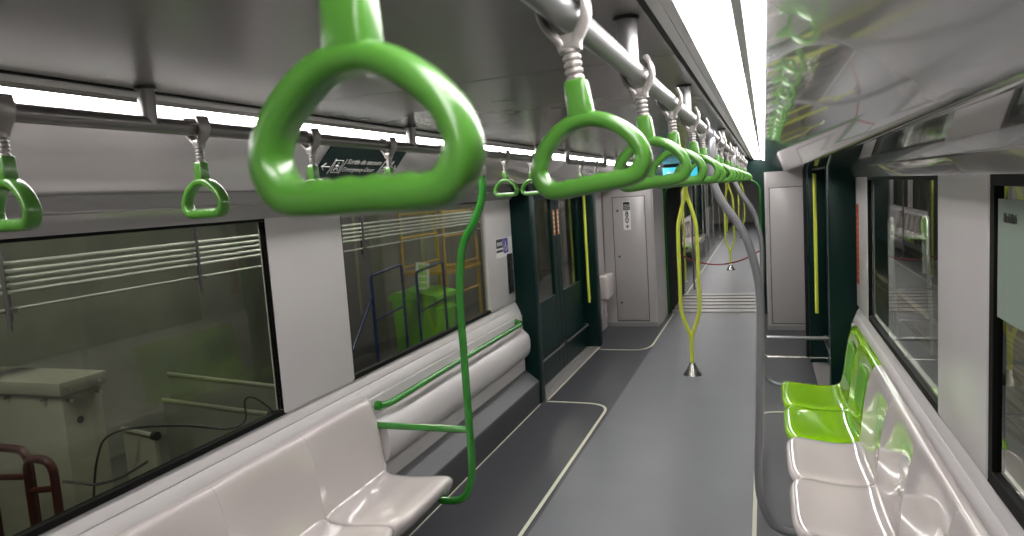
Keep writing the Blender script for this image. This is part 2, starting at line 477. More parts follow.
# yellow grab tubes beside the doors
for x, y, lab in ((-1.955, 7.72, 'slim yellow vertical grab tube on the far post of the left door'), (.44, 7.0, 'slim yellow vertical grab tube on the far post of the right door')):
    t = thing('grab_tube', lab, 'grab bar', (x, y, .55), 'yellow grab tubes at the doors')
    obj('tube', S([(0, 0, 0), (0, 0, 1.32)], .016, 12), M['yellow'], t)
    for z in (.03, 1.28):
        obj('bracket', B(-.012, .012, 0, .075, z, z+.03, .004, 1), M['teal'], t)
# black panel behind right tube
trim(B(.36, .66, 7.42, 7.46, 0, 1.93), M['blackp'])

# floor strips ----------------------------------------------------------
def strip(pts, w=.011):
    bm = bmesh.new(); P = pts; A = []
    for i, p in enumerate(P):
        p = Vector((p[0], p[1], 0)); t = Vector(P[min(i+1, len(P)-1)])-Vector(P[max(0, i-1)]); t = Vector((t[0], t[1], 0)).normalized(); n = Vector((-t.y, t.x, 0))*w
        A.append([bm.verts.new(p+n+Vector((0, 0, z))) for z in (0, .003)]+[bm.verts.new(p-n+Vector((0, 0, z))) for z in (.003, 0)])
    for a, b in zip(A, A[1:]):
        for k in range(4): bm.faces.new([a[k], a[(k+1) % 4], b[(k+1) % 4], b[k]])
    bm.faces.new(A[0]); bm.faces.new(A[-1][::-1])
    return trim(bm, M['line'])
strip(fillet([(-1.30, -1.5, 0), (-1.30, 5.66, 0), (-1.875, 5.66, 0)], .22, 8))
strip(fillet([(-1.96, 7.66, 0), (-1.36, 7.66, 0), (-1.275, 7.86, 0), (-1.275, 9.95, 0)], .12, 8))
strip(fillet([(-.095, -1.5, 0), (-.095, 5.66, 0), (.38, 5.66, 0)], .2, 8))
strip(fillet([(.40, 7.5, 0), (-.095, 7.5, 0), (-.095, 9.95, 0)], .2, 8))
strip([(-1.875, 5.7, 0), (-1.875, 7.8, 0)], .008)
strip([(-1.905, 3.0, 0), (-1.905, 5.58, 0)], .004)
strip([(-1.28, 11.8, 0), (-1.28, 31, 0)], .011)

# cabinets at the gangway ---------------------------------------------------
def cabinet(s, x0, x1, y0, label):
    t = thing('equipment_cabinet', label, 'cabinet', ((x0+x1)/2, y0, 0))
    cx = (x0+x1)/2
    bm = bmesh.new()
    ins = .06
    o = [(x0-cx, 0), (x1-cx, 0), (x1-cx, .9), (x0-cx, .9)]
    if s < 0: o = [(x0-cx, 0), (x1-cx, 0), (x1-cx+.02, .3), (x1-cx+.022, .87), (x0-cx, .87)]
    lo = [bm.verts.new((x, y, 0)) for x, y in o]; hi = [bm.verts.new((x, y, 1.93)) for x, y in o]
    n = len(o)
    for i in range(n): bm.faces.new([lo[i], lo[(i+1) % n], hi[(i+1) % n], hi[i]])
    bm.faces.new(lo[::-1]); bm.faces.new(hi)
    bmesh.ops.bevel(bm, geom=[e for e in bm.edges if abs(e.verts[0].co.z-e.verts[1].co.z) > 1], offset=.02, segments=3, affect='EDGES')
    obj('body', bm, M['panel'], t)
    W = x1-x0
    a, b = (-W/2+.14, W/2-.10) if s < 0 else (-W/2+.05, W/2-.03)
    z0, z1 = (.075, 1.74)
    bm = bmesh.new()
    for q in ((a, b, z0, z0+.008), (a, b, z1-.008, z1), (a, a+.008, z0, z1), (b-.008, b, z0, z1)):
        box(bm, q[0], q[1], -.0015, .002, q[2], q[3])
    obj('door_gap', bm, M['blk'], t)
    bm = B(a+.009, b-.009, -.008, .002, z0+.009, z1-.009, .004, 2)
    d = obj('door', bm, M['panel'], t)
    lx = a+.07 if s < 0 else b-.06
    for z in (1.56, .95, .33):
        bm = bmesh.new(); lathe(bm, [(.014, 0), (.014, .004), (.010, .006)], seg=16)
        bmesh.ops.rotate(bm, matrix=Matrix.Rotation(PI/2, 3, 'X'), verts=bm.verts[:])
        bmesh.ops.translate(bm, vec=(lx, -.008, z), verts=bm.verts[:])
        obj('lock', bm, M['blk'], d)
    bm = bmesh.new(); box(bm, -W/2-.005, W/2+.005, -.006, .02, 0, .06, .003, 1)
    obj('kick_plate', bm, M['alu'], t)
    return t
cl = cabinet(-1, -2.04, -1.365, 9.0, 'tall grey locked cabinet left of the gangway with a black and white sticker')
cr_ = cabinet(1, .0, .56, 8.83, 'tall grey locked cabinet right of the gangway without a sticker')
# sticker on left cabinet
st = obj('sticker', B(-.055, .045, -.0105, -.008, 1.30, 1.68, .001, 1), M['printw'], cl); st['label'] = 'tall white and black safety sticker'
bm = bmesh.new(); box(bm, -.05, .04, -.012, -.010, 1.56, 1.67)
sp = obj('sticker_print', bm, M['blk'], st)
bm = bmesh.new()
for z in (1.575, 1.60, 1.625): box(bm, -.042, .032, -.0125, -.0115, z, z+.006)
obj('sticker_lines', bm, M['printw'], st)
for zz, s_ in ((1.475, '8'), (1.395, '0'), (1.315, '+')):
    text('sticker_text', s_, .105 if s_ != '+' else .09, M['blk'], st, (-.004, -.0112, zz), (PI/2, 0, 0), align='CENTER', bold=.002)
# vestibule filler above cabinets and corner strips
# folded pad on the left vestibule wall
t = thing('folding_seat', 'white folded tip-up seat beside the left gangway cabinet', 'seat', (-2.03, 8.55, .34))
obj('backrest', B(.0, .06, -.2, .25, -.1, .2, .02, 3), M['seat'], t)
bm = B(.04, .17, -.22, .26, .12, .44, .045, 4)
obj('seat', bm, M['seat'], t)
t = tag(obj('extinguisher_sign', B(-2.04, -2.03, 8.05, 8.13, 1.2, 1.7, .002, 1), M['red']), 'narrow red sticker on the wall just beyond the left door', 'sticker')

# portal at gangway ------------------------------------------------------
def rounded_open(x0, x1, z1, r, n=8):
    pts = [(x0, 0)]
    for k in range(n+1):
        a = PI-k*PI/2/n; pts.append((x0+r+math.cos(a)*r, z1-r+math.sin(a)*r))
    for k in range(n+1):
        a = PI/2-k*PI/2/n; pts.append((x1-r+math.cos(a)*r, z1-r+math.sin(a)*r))
    pts.append((x1, 0)); return pts
def portal_bm(y0, y1, x0=-1.34, x1=-.045, z1=1.86, X0=-2.14, X1=.66, Z1=2.2):
    bm = bmesh.new(); inner = rounded_open(x0, x1, z1, .16)
    N = len(inner)
    # outer polyline matched to inner
    outer = []
    for i, (x, z) in enumerate(inner):
        cx_, cz = (x0+x1)/2, 1.0
        if i == 0: outer.append((X0, 0)); continue
        if i == N-1: outer.append((X1, 0)); continue
        if i <= 4: outer.append((X0, 1.70+(Z1-1.70)*(i-1)/3))
        elif i >= N-5: outer.append((X1, 1.70+(Z1-1.70)*(N-2-i)/3))
        else:
            outer.append((X0+(X1-X0)*(i-4)/(N-9), Z1))
    R = [[bm.verts.new((x, y, z)) for x, z in L_] for y in (y0, y1) for L_ in (inner, outer)]
    i0, o0, i1, o1 = R
    for k in range(N-1):
        bm.faces.new([i0[k], i0[k+1], o0[k+1], o0[k]]); bm.faces.new([i1[k], o1[k], o1[k+1], i1[k+1]])
        bm.faces.new([i0[k], i1[k], i1[k+1], i0[k+1]]); bm.faces.new([o0[k], o0[k+1], o1[k+1], o1[k]])
    bm.faces.new([i0[0], o0[0], o1[0], i1[0]]); bm.faces.new([i0[-1], i1[-1], o1[-1], o0[-1]])
    return bm
trim(portal_bm(9.9, 9.98), M['teal'])
trim(portal_bm(11.76, 11.84), M['teal'])
for y in (9.885, 11.86):
    t = trim(S([(x, y, z) for x, z in rounded_open(-1.332, -.053, 1.852, .155)], .010, 8), M['greenpole'])
# bellows
bm = bmesh.new()
for k in range(11):
    y = 9.99+k*.16
    o_ = portal_bm(y, y+.055, -1.31, -.02, 1.92, -1.48, .12, 2.1); me = bpy.data.meshes.new('t'); o_.to_mesh(me); o_.free(); bm.from_mesh(me)
    o_ = portal_bm(y+.05, min(y+.165, 11.76), -1.40, .05, 1.98, -1.48, .12, 2.1); me = bpy.data.meshes.new('t'); o_.to_mesh(me); o_.free(); bm.from_mesh(me)
g = obj('gangway_bellows', bm, M['bellows']); g['kind'] = 'structure'; g.name = 'wall_gangway'

# screens above gangway
for x0, x1, lab in ((-1.33, -.86, 'cyan lit passenger screen, left one above the gangway'), (-.80, -.56, 'small cyan and white lit screen, right one above the gangway')):
    t = thing('information_screen', lab, 'screen', ((x0+x1)/2, 9.87, 1.93), 'screens above the gangway')
    w = (x1-x0)/2
    obj('housing', B(-w-.015, w+.015, -.02, .03, -.015, .185, .006, 2), M['blackp'], t)
    obj('display', B(-w, w, -.0225, -.0195, .01, .165), M['screen'], t)
    bm = bmesh.new()
    box(bm, -w*.75, w*.1, -.024, -.0222, .085, .105); box(bm, -w*.75, w*.5, -.024, -.0222, .045, .06)
    obj('display_lines', bm, M['printw'], t)

# red barrier rope
t = thing('barrier_rope', 'sagging red barrier rope strung across the gangway', 'rope', (-.66, 10.45, .64))
obj('rope', S([(-.6+1.2*k/16, 0, .20*((k-8)/8)**2) for k in range(17)], .010, 8), M['rope'], t)
for x in (-.6, .6):
    obj('hook', S([(x, 0, .2), (x*1.04, 0, .205)], .014, 8), M['steel'], t)

# rails -----------------------------------------------------------------
RZ = 2.058
def rail(y0, y1, s, posts, label, r=.0175, m='metal', ends=(False, False), bend=.10):
    x = X(s, .526)
    t = thing('ceiling_rail', label, 'handrail', (x, y0, RZ), 'handle rails under the ceiling')
    pts = []
    if ends[0]: pts += [(0, 0, .08), (0, 0, 0)]
    else: pts += [(0, 0, 0)]
    if ends[1]: pts += [(0, y1-y0, 0), (0, y1-y0, .08)]
    else: pts += [(0, y1-y0, 0)]
    obj('tube', S(fillet(pts, .05, 6), r, 20), M[m], t)
    for p in posts:
        bm = bmesh.new(); lathe(bm, [(.0185, 0), (.0185, .078)], (0, p-y0, 0), 20); obj('post', bm, M[m], t)
        bm = bmesh.new(); lathe(bm, [(.023, .0), (.023, .006)], (0, p-y0, .0755), 20); obj('collar', bm, M['blackp'], t)
    return t
rail(-1.2, 9.2, 1, (-.6, 1.205, 2.11, 4.0, 6.0, 8.0), 'long grey tubular rail hanging from the ceiling on the right, carrying the large handles')
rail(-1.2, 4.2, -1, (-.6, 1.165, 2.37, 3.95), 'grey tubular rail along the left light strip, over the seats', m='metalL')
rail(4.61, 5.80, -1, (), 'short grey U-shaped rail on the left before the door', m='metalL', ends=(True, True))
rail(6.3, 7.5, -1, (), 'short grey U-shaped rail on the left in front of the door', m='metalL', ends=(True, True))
rail(12.3, 28, 1, (13, 16, 19, 22, 25), 'ceiling rail on the right in the car beyond the gangway')
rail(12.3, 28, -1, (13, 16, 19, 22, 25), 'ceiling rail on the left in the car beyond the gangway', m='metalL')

# handles ----------------------------------------------------------------
def make_handle(label, loc, group, fine=True):
    t = thing('strap_hanger', label, 'strap hanger', loc, group)
    # origin: rail centre; z down negative.  ring bottom at -.214
    zb = -.214
    half = [(.043, .0118), (.0565, .018), (.0635, .034), (.0590, .051), (.0475, .066), (.032, .0785), (.016, .086)]
    P = [(-.043, zb+.0118), (0, zb+.0118)]+[(x, zb+z) for x, z in half]+[(0, zb+.088)]+[(-x, zb+z) for x, z in half[:0:-1]]
    pts = catmull([(x, 0, z) for x, z in P], 11, True)
    bm = bmesh.new()
    ri = [.0093+.0017*max(0, min(1, (zb+.040-p.z)/.02)) for p in pts]
    ry = [.0148 for p in pts]
    # superelliptic section
    rings = sweep(bm, pts, ri, 16, True, up=(0, 1, 0), ry=ry, sq=.72)
    for v in bm.verts:
        d = v.co
        if zb+.013 < d.z < zb+.030 and abs(d.x) < .042:
            d.z += .0016*(.5+.5*math.cos(d.x/.019*2*PI+PI))-.0006
    obj('ring', bm, M['green'], t)
    bm = bmesh.new()
    box(bm, -.0135, .0135, -.0130, .0130, zb+.088, zb+.136, .005, 3)
    for v in bm.verts:
        k = (v.co.z-(zb+.088))/.048
        v.co.x *= 1.10-.14*k; v.co.y *= 1.02-.08*k
    obj('neck', bm, M['green'], t)
    bm = bmesh.new()
    prof = []
    for k in range(5):
        z0 = zb+.1335+k*.0080
        prof += [(.0082, z0), (.0105, z0+.0014), (.0112, z0+.0037), (.0105, z0+.0060), (.0082, z0+.0074)]
    lathe(bm, prof, seg=18, sx=1.0, sy=.9)
    obj('ribbed_stem', bm, M['clamp'], t)
    # clamp: fork around the rail
    bm = bmesh.new()
    box(bm, -.0125, .0125, -.0105, .0105, -.043, -.026, .003, 2)
    for s in (-1, 1):
        path = catmull([(s*.006, 0, -.044), (s*.009, 0, -.034), (s*.018, 0, -.022), (s*.0255, 0, -.008), (s*.0265, 0, .008), (s*.0225, 0, .020), (s*.0205, 0, .027)], 5)
        n_ = len(path)
        sweep(bm, path, [.0048+.003*max(0, 1-i/9) for i in range(n_)], 14, up=(0, 1, 0), ry=[.0095+.0075*min(1, i/(n_*.6)) for i in range(n_)], sq=.6)
    obj('clamp', bm, M['clamp'], t)
    return t
XR, XL = X(1, .526), X(-1, .526)
gR = 'green strap hangers on the right-hand ceiling rail'; gL = 'green strap hangers on the left-hand ceiling rail'
h0 = make_handle('huge green handle closest to the camera, at upper left centre', (XR, .341, RZ), gR)
h0.rotation_euler = (0, 0, 0)
ysR = [.80, 1.295, 1.76, 2.25, 2.66, 3.42, 3.88, 4.5, 5.0, 5.5, 6.1, 6.7, 7.3, 7.9, 8.5, 9.0]
ordh = ['second', 'third', 'fourth', 'fifth', 'sixth', 'seventh', 'eighth', 'ninth', 'tenth', 'eleventh', 'twelfth', 'thirteenth', 'fourteenth', 'fifteenth', 'sixteenth', 'seventeenth']
for i, y in enumerate(ysR):
    lab = '%s green handle from the camera on the right-hand ceiling rail' % ordh[i]
    if i == 0: lab = 'large green handle right of the top centre, second nearest on the right-hand rail'
    dup(h0, (XR, y, RZ), lab, gR, rot=(0, [-.12, -.10, -.06, -.09, -.05][i] if i < 5 else random.uniform(-.06, .02), random.uniform(-.04, .04)))
ysL = [(.845, 'green handle cut by the left edge of the photo, on the left rail'),
       (1.30, 'small green handle above the left window, second from the left edge'),
       (1.737, 'green handle on the left rail at the left end of the emergency door sign'),
       (2.19, 'green handle on the left rail before the right end of the emergency door sign'),
       (2.66, 'green handle on the left rail just before the curved green pole'),
       (3.37, 'green handle on the left rail just beyond the curved green pole'),
       (3.80, 'green handle at the far end of the long left rail'),
       (4.95, 'nearer green handle on the short rail before the left door'),
       (5.42, 'farther green handle on the short rail before the left door'),
       (6.65, 'nearer green handle on the short rail in front of the left door'),
       (7.15, 'farther green handle on the short rail in front of the left door')]
for y, lab in ysL:
    dup(h0, (XL, y, RZ), lab, gL, rot=(random.uniform(-.02, .02), 0, -.13+random.uniform(-.04, .04)))
for i, y in enumerate((12.8, 13.6, 14.4, 16.5, 17.3, 18.1)):
    dup(h0, (XR, y, RZ), '%s green handle of the right rail in the car beyond the gangway' % ordn[i], 'green handles in the far car')

# stanchions --------------------------------------------------------------
def stanchion(s, y, m, label, jm='clamp', r=.0175, foot=True):
    x = X(s, .526)
    if s < 0: r = .0195
    t = thing('curved_pole', label, 'pole', (x, y, 0), 'curved stanchions rising from the seats to the ceiling rails')
    o = s*.186 if s > 0 else s*.165
    ob = s*.158 if s > 0 else o
    pts = [(0, 0, 2.03), (0, 0, 1.95), (s*.004, 0, 1.86), (s*.045, 0, 1.76), (s*.125, 0, 1.63), (s*.165 if s > 0 else s*.15, 0, 1.50), (o, 0, 1.34), (o*.8+ob*.2, 0, 1.1), (o*.4+ob*.6, 0, .8), (ob, 0, .55)]
    b2 = [(ob+s*.012, 0, .42), (ob+s*.05, 0, .335), (ob+s*.11, 0, .30), (ob+s*.20, 0, .295)]
    obj('tube', S(catmull(pts+b2, 6), r, 16), M[m], t)
    bm = bmesh.new(); lathe(bm, [(.0215, 1.955), (.0235, 1.965), (.0235, 2.03), (.019, 2.04)], seg=20)
    sweep(bm, [(0, -.045, RZ), (0, .045, RZ)], .0235, 20)
    obj('joint', bm, M[jm], t)
    return t
stanchion(-1, 3.05, 'greenpole', 'bright green curved pole at the end of the left seats')
stanchion(1, 3.08, 'pole', 'nearest grey curved pole beside the right seats', jm='pole')
stanchion(1, 5.4, 'pole', 'second grey curved pole, beyond the lime seats on the right', jm='pole')
# poles in far car
for i, (x, y, m) in enumerate(((-.03, 12.2, 'greenpole'), (-1.45, 15.9, 'steel'), (-1.45, 17.6, 'steel'), (-1.45, 19.3, 'steel'), (-1.45, 21.2, 'steel'), (-1.45, 13.3, 'yellow'), (-1.2, 12.3, 'steel'), (-1.45, 24, 'steel'), (-1.3, 26, 'yellow'))):
    nm = {'greenpole': 'green', 'steel': 'steel', 'yellow': 'yellow'}[m]
    t = thing('straight_pole', 'slim %s upright pole in the far car, %s one beyond the gangway' % (nm, ordn[i]), 'pole', (x, y, 0), 'poles in the far car')
    obj('tube', S([(0, 0, .01), (0, 0, 2.13)], .0175, 10), M[m], t)
    bm = bmesh.new(); lathe(bm, [(.035, 0), (.03, .012), (.02, .02)], seg=14); obj('flange', bm, M['steel'], t)

# yellow loop poles
def loop_pole(y, label, x=-.70):
    t = thing('loop_pole', label, 'pole', (x, y, 0), 'yellow split poles down the middle of the aisle')
    r = .0200
    bm = bmesh.new(); lathe(bm, [(.092, 0), (.090, .007), (.060, .050), (.034, .098), (.023, .118)], seg=28)
    obj('cone_foot', bm, M['steel'], t)
    obj('stem', S([(0, 0, .075), (0, 0, .40)], r, 14), M['yellow'], t)
    obj('upper_stem', S([(0, 0, 1.70), (0, 0, 2.135)], r, 14), M['yellow'], t)
    for s in (-1, 1):
        pts = [(0, 0, .33), (s*.018, 0, .42), (s*.065, 0, .55), (s*.088, 0, .67), (s*.088, 0, .95), (s*.088, 0, 1.3), (s*.080, 0, 1.47), (s*.045, 0, 1.62), (s*.012, 0, 1.73), (0, 0, 1.80)]
        obj('loop_tube', S(catmull(pts, 5), r*.92, 14), M['yellow'], t)
    return t
lp = loop_pole(6.7, 'yellow split pole nearest, standing in the aisle before the gangway')
dup(lp, (-.70, 14.95, 0), 'yellow split pole in the far car, second from the camera')
dup(lp, (-.70, 23.2, 0), 'yellow split pole farthest down the train')

# rails on left: green wall handrail, green horizontal bar -------------------
t = thing('wall_handrail', 'long green handrail above the white lean pad on the left wall', 'handrail', (-1.99, 3.12, .765))
obj('tube', S(catmull([(0, 0, .0), (.012, .09, -.012), (.035, .22, .0), (.038, .5, .004), (.038, 1.3, .004), (.038, 2.05, .004), (.034, 2.2, .006), (.008, 2.27, .008), (-.03, 2.28, .008)], 6), .0195, 14), M['greenpole'], t)
obj('bracket', S([(-.035, 2.28, .008), (-.02, 2.28, .008)], .026, 14), M['greenpole'], t)
obj('bracket', S([(-.02, .0, .0), (.004, .0, 0)], .026, 14), M['greenpole'], t)
t = thing('side_rail', 'short green horizontal bar from the left seatback to the curved green pole', 'handrail', (-2.0, 3.06, .675))
obj('tube', S([(0, 0, 0), (.3, .0, .005), (.56, -.01, .012)], .018, 14), M['greenpole'], t)
obj('bracket', S([(-.02, 0, 0), (.012, 0, 0)], .024, 14), M['greenpole'], t)
# lean pad
bm = bmesh.new()
o = [(1.29, .70), (1.255, .697), (1.215, .675), (1.19, .645), (1.18, .60), (1.182, .54), (1.192, .495), (1.21, .465), (1.24, .448), (1.29, .44)]
N_ = 14
L0, L1 = 3.08, 5.5
rg = []
for j in range(N_+1):
    y = L0+(L1-L0)*j/N_
    e = 0
    if j == N_: e = .035
    if j == N_-1: y = L1-.03; e = .006
    rg.append([bm.verts.new((X(-1, min(1.289, u+e*(1 if u < 1.25 else 0))), y, .62+(z-.62)*(1-e*2))) for u, z in o])
for a, b in zip(rg, rg[1:]):
    for i in range(len(o)): bm.faces.new([a[i], a[(i+1) % len(o)], b[(i+1) % len(o)], b[i]])
bm.faces.new(rg[0][::-1]); bm.faces.new(rg[-1])
tag(obj('lean_pad', bm, M['white'], ang=50), 'long white bolster to lean on under the left window', 'lean pad')

# glass partition bars right at y 5.4
t = thing('partition_rail', 'grey two-bar partition between the lime seats and the right door', 'rail', (-.01, 5.42, 0))
for z, r_ in ((.655, .014), (.505, .006)):
    obj('bar', S([(0, 0, z), (.57, 0, z)], r_, 12), M['pole' if z > .6 else 'steel'], t)

# seats -------------------------------------------------------------------------
def make_seat(s, m, label, loc, group, inset=None, lo=.035, hi=.035, blo=0, bhi=0, bx=0):
    """seat unit, pitch .55 along +y from the origin; origin on the floor at the wall plane"""
    t = thing('moulded_seat', label, 'seat', loc, group)
    PT = .55; ns = 36
    zt = lambda z: .447+(z-.447)*(1.12 if s > 0 else 1.05)
    us = lambda u: s*(u-1.29)
    # cushion profile: (u,z)
    prof = [(.905, .335), (.862, .350), (.832, .378), (.815, .412), (.812, .434), (.822, .449), (.845, .455), (.89, .452), (.96, .443), (1.04, .436), (1.11, .436), (1.155, .442), (1.185, .458), (1.20, .48)]
    top = catmull([(u-(.022*(1.12-u)/.3 if u < 1.1 and s < 0 else 0), 0, z) for u, z in prof], 3)
    bm = bmesh.new(); G = []
    for j in range(ns+1):
        f = j/ns; c = 2*f-1
        e = abs(c)
        row = []
        for p in top:
            fr = max(0, min(1, (1.1-p.x)/.28))
            du = (lo if c < 0 else hi)*(e**5)*fr
            dish = -.010*(1-e**2)*math.sin(max(0, min(1, (p.x-.85)/.33))*PI)
            edge = -.012*e**10
            row.append(bm.verts.new((us(p.x+du), .001+f*(PT-.002), p.z+dish+edge)))
        G.append(row)
    for a, b in zip(G, G[1:]):
        for i in range(len(top)-1): bm.faces.new([a[i], a[i+1], b[i+1], b[i]])
    o = obj('seat_pan', bm, m, t, ang=80)
    md = o.modifiers.new('thick', 'SOLIDIFY'); md.thickness = .018; md.offset = -1 if s < 0 else -1
    # backrest as closed shell
    bm = bmesh.new()
    bp = [(1.178, .447), (1.186, .475), (1.200, .53), (1.212, .60), (1.222, .67), (1.234, .74), (1.246, .785), (1.258, .803), (1.272, .809), (1.288, .809)]
    tp = catmull([(u, 0, z) for u, z in bp], 3)
    G = []
    for j in range(ns+1):
        f = j/ns; c = 2*f-1; e = abs(c)
        row = []
        for p in tp:
            h = (p.z-.447)/.36
            sh = math.sin(max(0, min(1, h))*PI)
            be = blo if c < 0 else bhi
            u = min(1.2885, p.x-.014*sh+.026*(1-e**2)*sh+be*.055*e**9)
            z = zt(p.z)-be*.012*e**8*h
            row.append(bm.verts.new((us(u), .0004+f*(PT-.0008+bx), z)))
        row.append(bm.verts.new((us(1.2885), .0004+f*(PT-.0008+bx), .447)))
        G.append(row)
    n = len(G[0])
    for a, b in zip(G, G[1:]):
        for i in range(n): bm.faces.new([a[i], a[(i+1) % n], b[(i+1) % n], b[i]])
    bm.faces.new(G[0][::-1]); bm.faces.new(G[-1])
    obj('backrest', bm, m, t, ang=80)
    if inset:
        bm = bmesh.new(); rows = []
        for i in range(9):
            rr = []
            h = .25+.6*i/8
            k = h*(len(tp)-10)
            z = .53+.20*i/8
            # find surface
            for j in range(9):
                c = -.55+1.1*j/8
                hh = (z-.447)/.36
                # interpolate u
                for a, b in zip(tp, tp[1:]):
                    if a.z <= z <= b.z: base = a.x+(b.x-a.x)*(z-a.z)/(b.z-a.z); break
                sh = math.sin(hh*PI); u = base-.014*sh+.026*(1-c*c)*sh-.003
                sq = 1-.10*(abs(2*i/8-1)**3)
                rr.append(bm.verts.new((us(u), PT/2+c*sq*PT/2, zt(z))))
            rows.append(rr)
        for a, b in zip(rows, rows[1:]):
            for i in range(8): bm.faces.new([a[i], a[i+1], b[i+1], b[i]])
        io = obj('back_inset', bm, inset, t, ang=80)
        io.modifiers.new('thick', 'SOLIDIFY').thickness = .003
        io['label'] = 'darker green textured back panel'
    bm = bmesh.new()
    prism(bm, [(us(1.29), .10), (us(1.29), .42), (us(.95), .41), (us(.95), .37), (us(1.2), .30)], PT/2-.02, PT/2+.02)
    obj('bracket', bm, M['plinthf'], t, smooth=False)
    return t
gl_ = 'pale moulded seats along the left wall'
sL = make_seat(-1, M['seat'], 'pale seat at the far end of the left row, beside the green pole', (X(-1, 1.29), 2.475, 0), gl_, hi=.004, bhi=.6, bx=.05)
sL = make_seat(-1, M['seat'], 'pale seat in the left row, second from the green pole', (X(-1, 1.29), 1.925, 0), gl_)
if 0: dup(sL, (X(-1, 1.29), 1.85, 0), 'pale seat in the left row, second from the green pole')
dup(sL, (X(-1, 1.29), 1.375, 0), 'pale seat in the left row, third from the green pole')
dup(sL, (X(-1, 1.29), .825, 0), 'pale seat in the left row, fourth from the green pole')
gr_ = 'pale moulded seats along the right wall'
sR = make_seat(1, M['seat'], 'pale seat on the right directly next to the lime seats', (X(1, 1.29), 3.34, 0), gr_)
dup(sR, (X(1, 1.29), 2.79, 0), 'pale seat on the right, second from the lime seats')
dup(sR, (X(1, 1.29), 2.24, 0), 'pale seat on the right, third from the lime seats')
dup(sR, (X(1, 1.29), 1.69, 0), 'pale seat on the right, fourth from the lime seats')
sG = make_seat(1, M['lime'], 'nearer lime green seat, next to the pale seats on the right', (X(1, 1.29), 3.89, 0), 'lime green priority seats on the right', M['lime2'])
make_seat(1, M['lime'], 'farther lime green seat at the end of the right row', (X(1, 1.29), 4.44, 0), 'lime green priority seats on the right', M['lime2'], hi=.015, bhi=1)
# far car seats on the left
sG2 = make_seat(-1, M['lime'], 'nearest lime green seat in the far car on the left', (X(-1, 1.29), 15.85, 0), 'seats in the far car', M['lime2'])
dup(sG2, (X(-1, 1.29), 16.4, 0), 'second lime green seat in the far car on the left')
for i in range(5):
    dup(sL, (X(-1, 1.29), 16.95+i*.55, 0), '%s pale seat beyond the lime ones in the far car' % ordn[i], 'seats in the far car')

# emergency door sign on left cove ------------------------------------------------
# cove line between (u .80, z 2.074) and (u .955, z 1.958)
p0 = Vector((X(-1, .955), 0, 1.958)); p1 = Vector((X(-1, .772), 0, 2.088))
d = (p1-p0).normalized(); ang = math.atan2(d.z, d.x)    # tilt of the panel
H = (p1-p0).length
t = thing('exit_sign', 'dark green emergency door sign with white arrows on the left cove', 'sign', (p0.x+.006, 2.26, p0.z-.0), None)
# local frame: X along +y world, Y up the cove, Z out to the aisle
ydir = Vector((0, 1, 0)); nrm = ydir.cross(d).normalized()
rotm = Matrix((ydir, d, nrm)).transposed().to_4x4()
t.matrix_world = Matrix.Translation(p0+nrm*.006+Vector((0, 2.285, 0)))@rotm
nz = 1 if nrm.x > 0 else -1
SW = .62
bm = bmesh.new()
pl = [(.02, 0), (SW-.08, 0), (SW-.02, .04), (SW-.02, H-.0), (.03, H), (-.0, .05)]
lo = [bm.verts.new((x, y, -.004)) for x, y in pl]; hi = [bm.verts.new((x, y, .003)) for x, y in pl]
for i in range(6): bm.faces.new([lo[i], lo[(i+1) % 6], hi[(i+1) % 6], hi[i]])
bm.faces.new(lo[::-1]); bm.faces.new(hi)
obj('sign_plate', bm, M['signg'], t, smooth=False)
text('sign_text', 'Sortie de secours', .041, M['printw'], t, (.18, .125, .0032), (0, 0, 0), shear=.25, bold=.0007)
text('sign_text', 'Emergency Door', .039, M['printw'], t, (.17, .078, .0032), (0, 0, 0), shear=.25)
def arrow(x, y, s):
    bm = bmesh.new()
    sweep(bm, [(x-s*.025, y, .0035), (x+s*.022, y, .0035)], .0026, 6)
    sweep(bm, [(x+s*.006, y+.02, .0035), (x+s*.026, y, .0035), (x+s*.006, y-.02, .0035)], .0026, 6)
    return bm
obj('arrow', arrow(.05, .105, -1), M['printw'], t)
obj('arrow', arrow(.565, .105, 1), M['printw'], t)
def pict(x, y):
    bm = bmesh.new()
    w, h = .026, .036
    for a, b in (((x-w, y-h), (x+w, y-h)), ((x+w, y-h), (x+w, y+h)), ((x+w, y+h), (x-w, y+h)), ((x-w, y+h), (x-w, y-h))):
        sweep(bm, [(*a, .0035), (*b, .0035)], .0018, 6)
    for dx in (-.038, .038): sweep(bm, [(x+dx-.006, y-.045, .0035), (x+dx+.008, y+.045, .0035)], .0018, 6)
    bm2 = bm
    lathe(bm2, [(.006, .0032), (.006, .005)], (x, y+.02, 0), 12)
    for a in ([(x, y+.010), (x-.002, y-.006), (x-.014, y-.024)], [(x-.002, y-.006), (x+.010, y-.014), (x+.012, y-.026)], [(x-.014, y+.002), (x, y+.008), (x+.014, y-.002)]):
        sweep(bm2, [(p[0], p[1], .004) for p in a], .0028, 6)
    return bm
obj('pictogram', pict(.125, .108), M['printw'], t)
obj('pictogram', pict(.495, .108), M['printw'], t)

for ch in t.children:      # the plate and its print are a slanted parallelogram
    for v in ch.data.vertices:
        v.co.x -= .50*(v.co.y+ch.location.y)/ch.scale.x
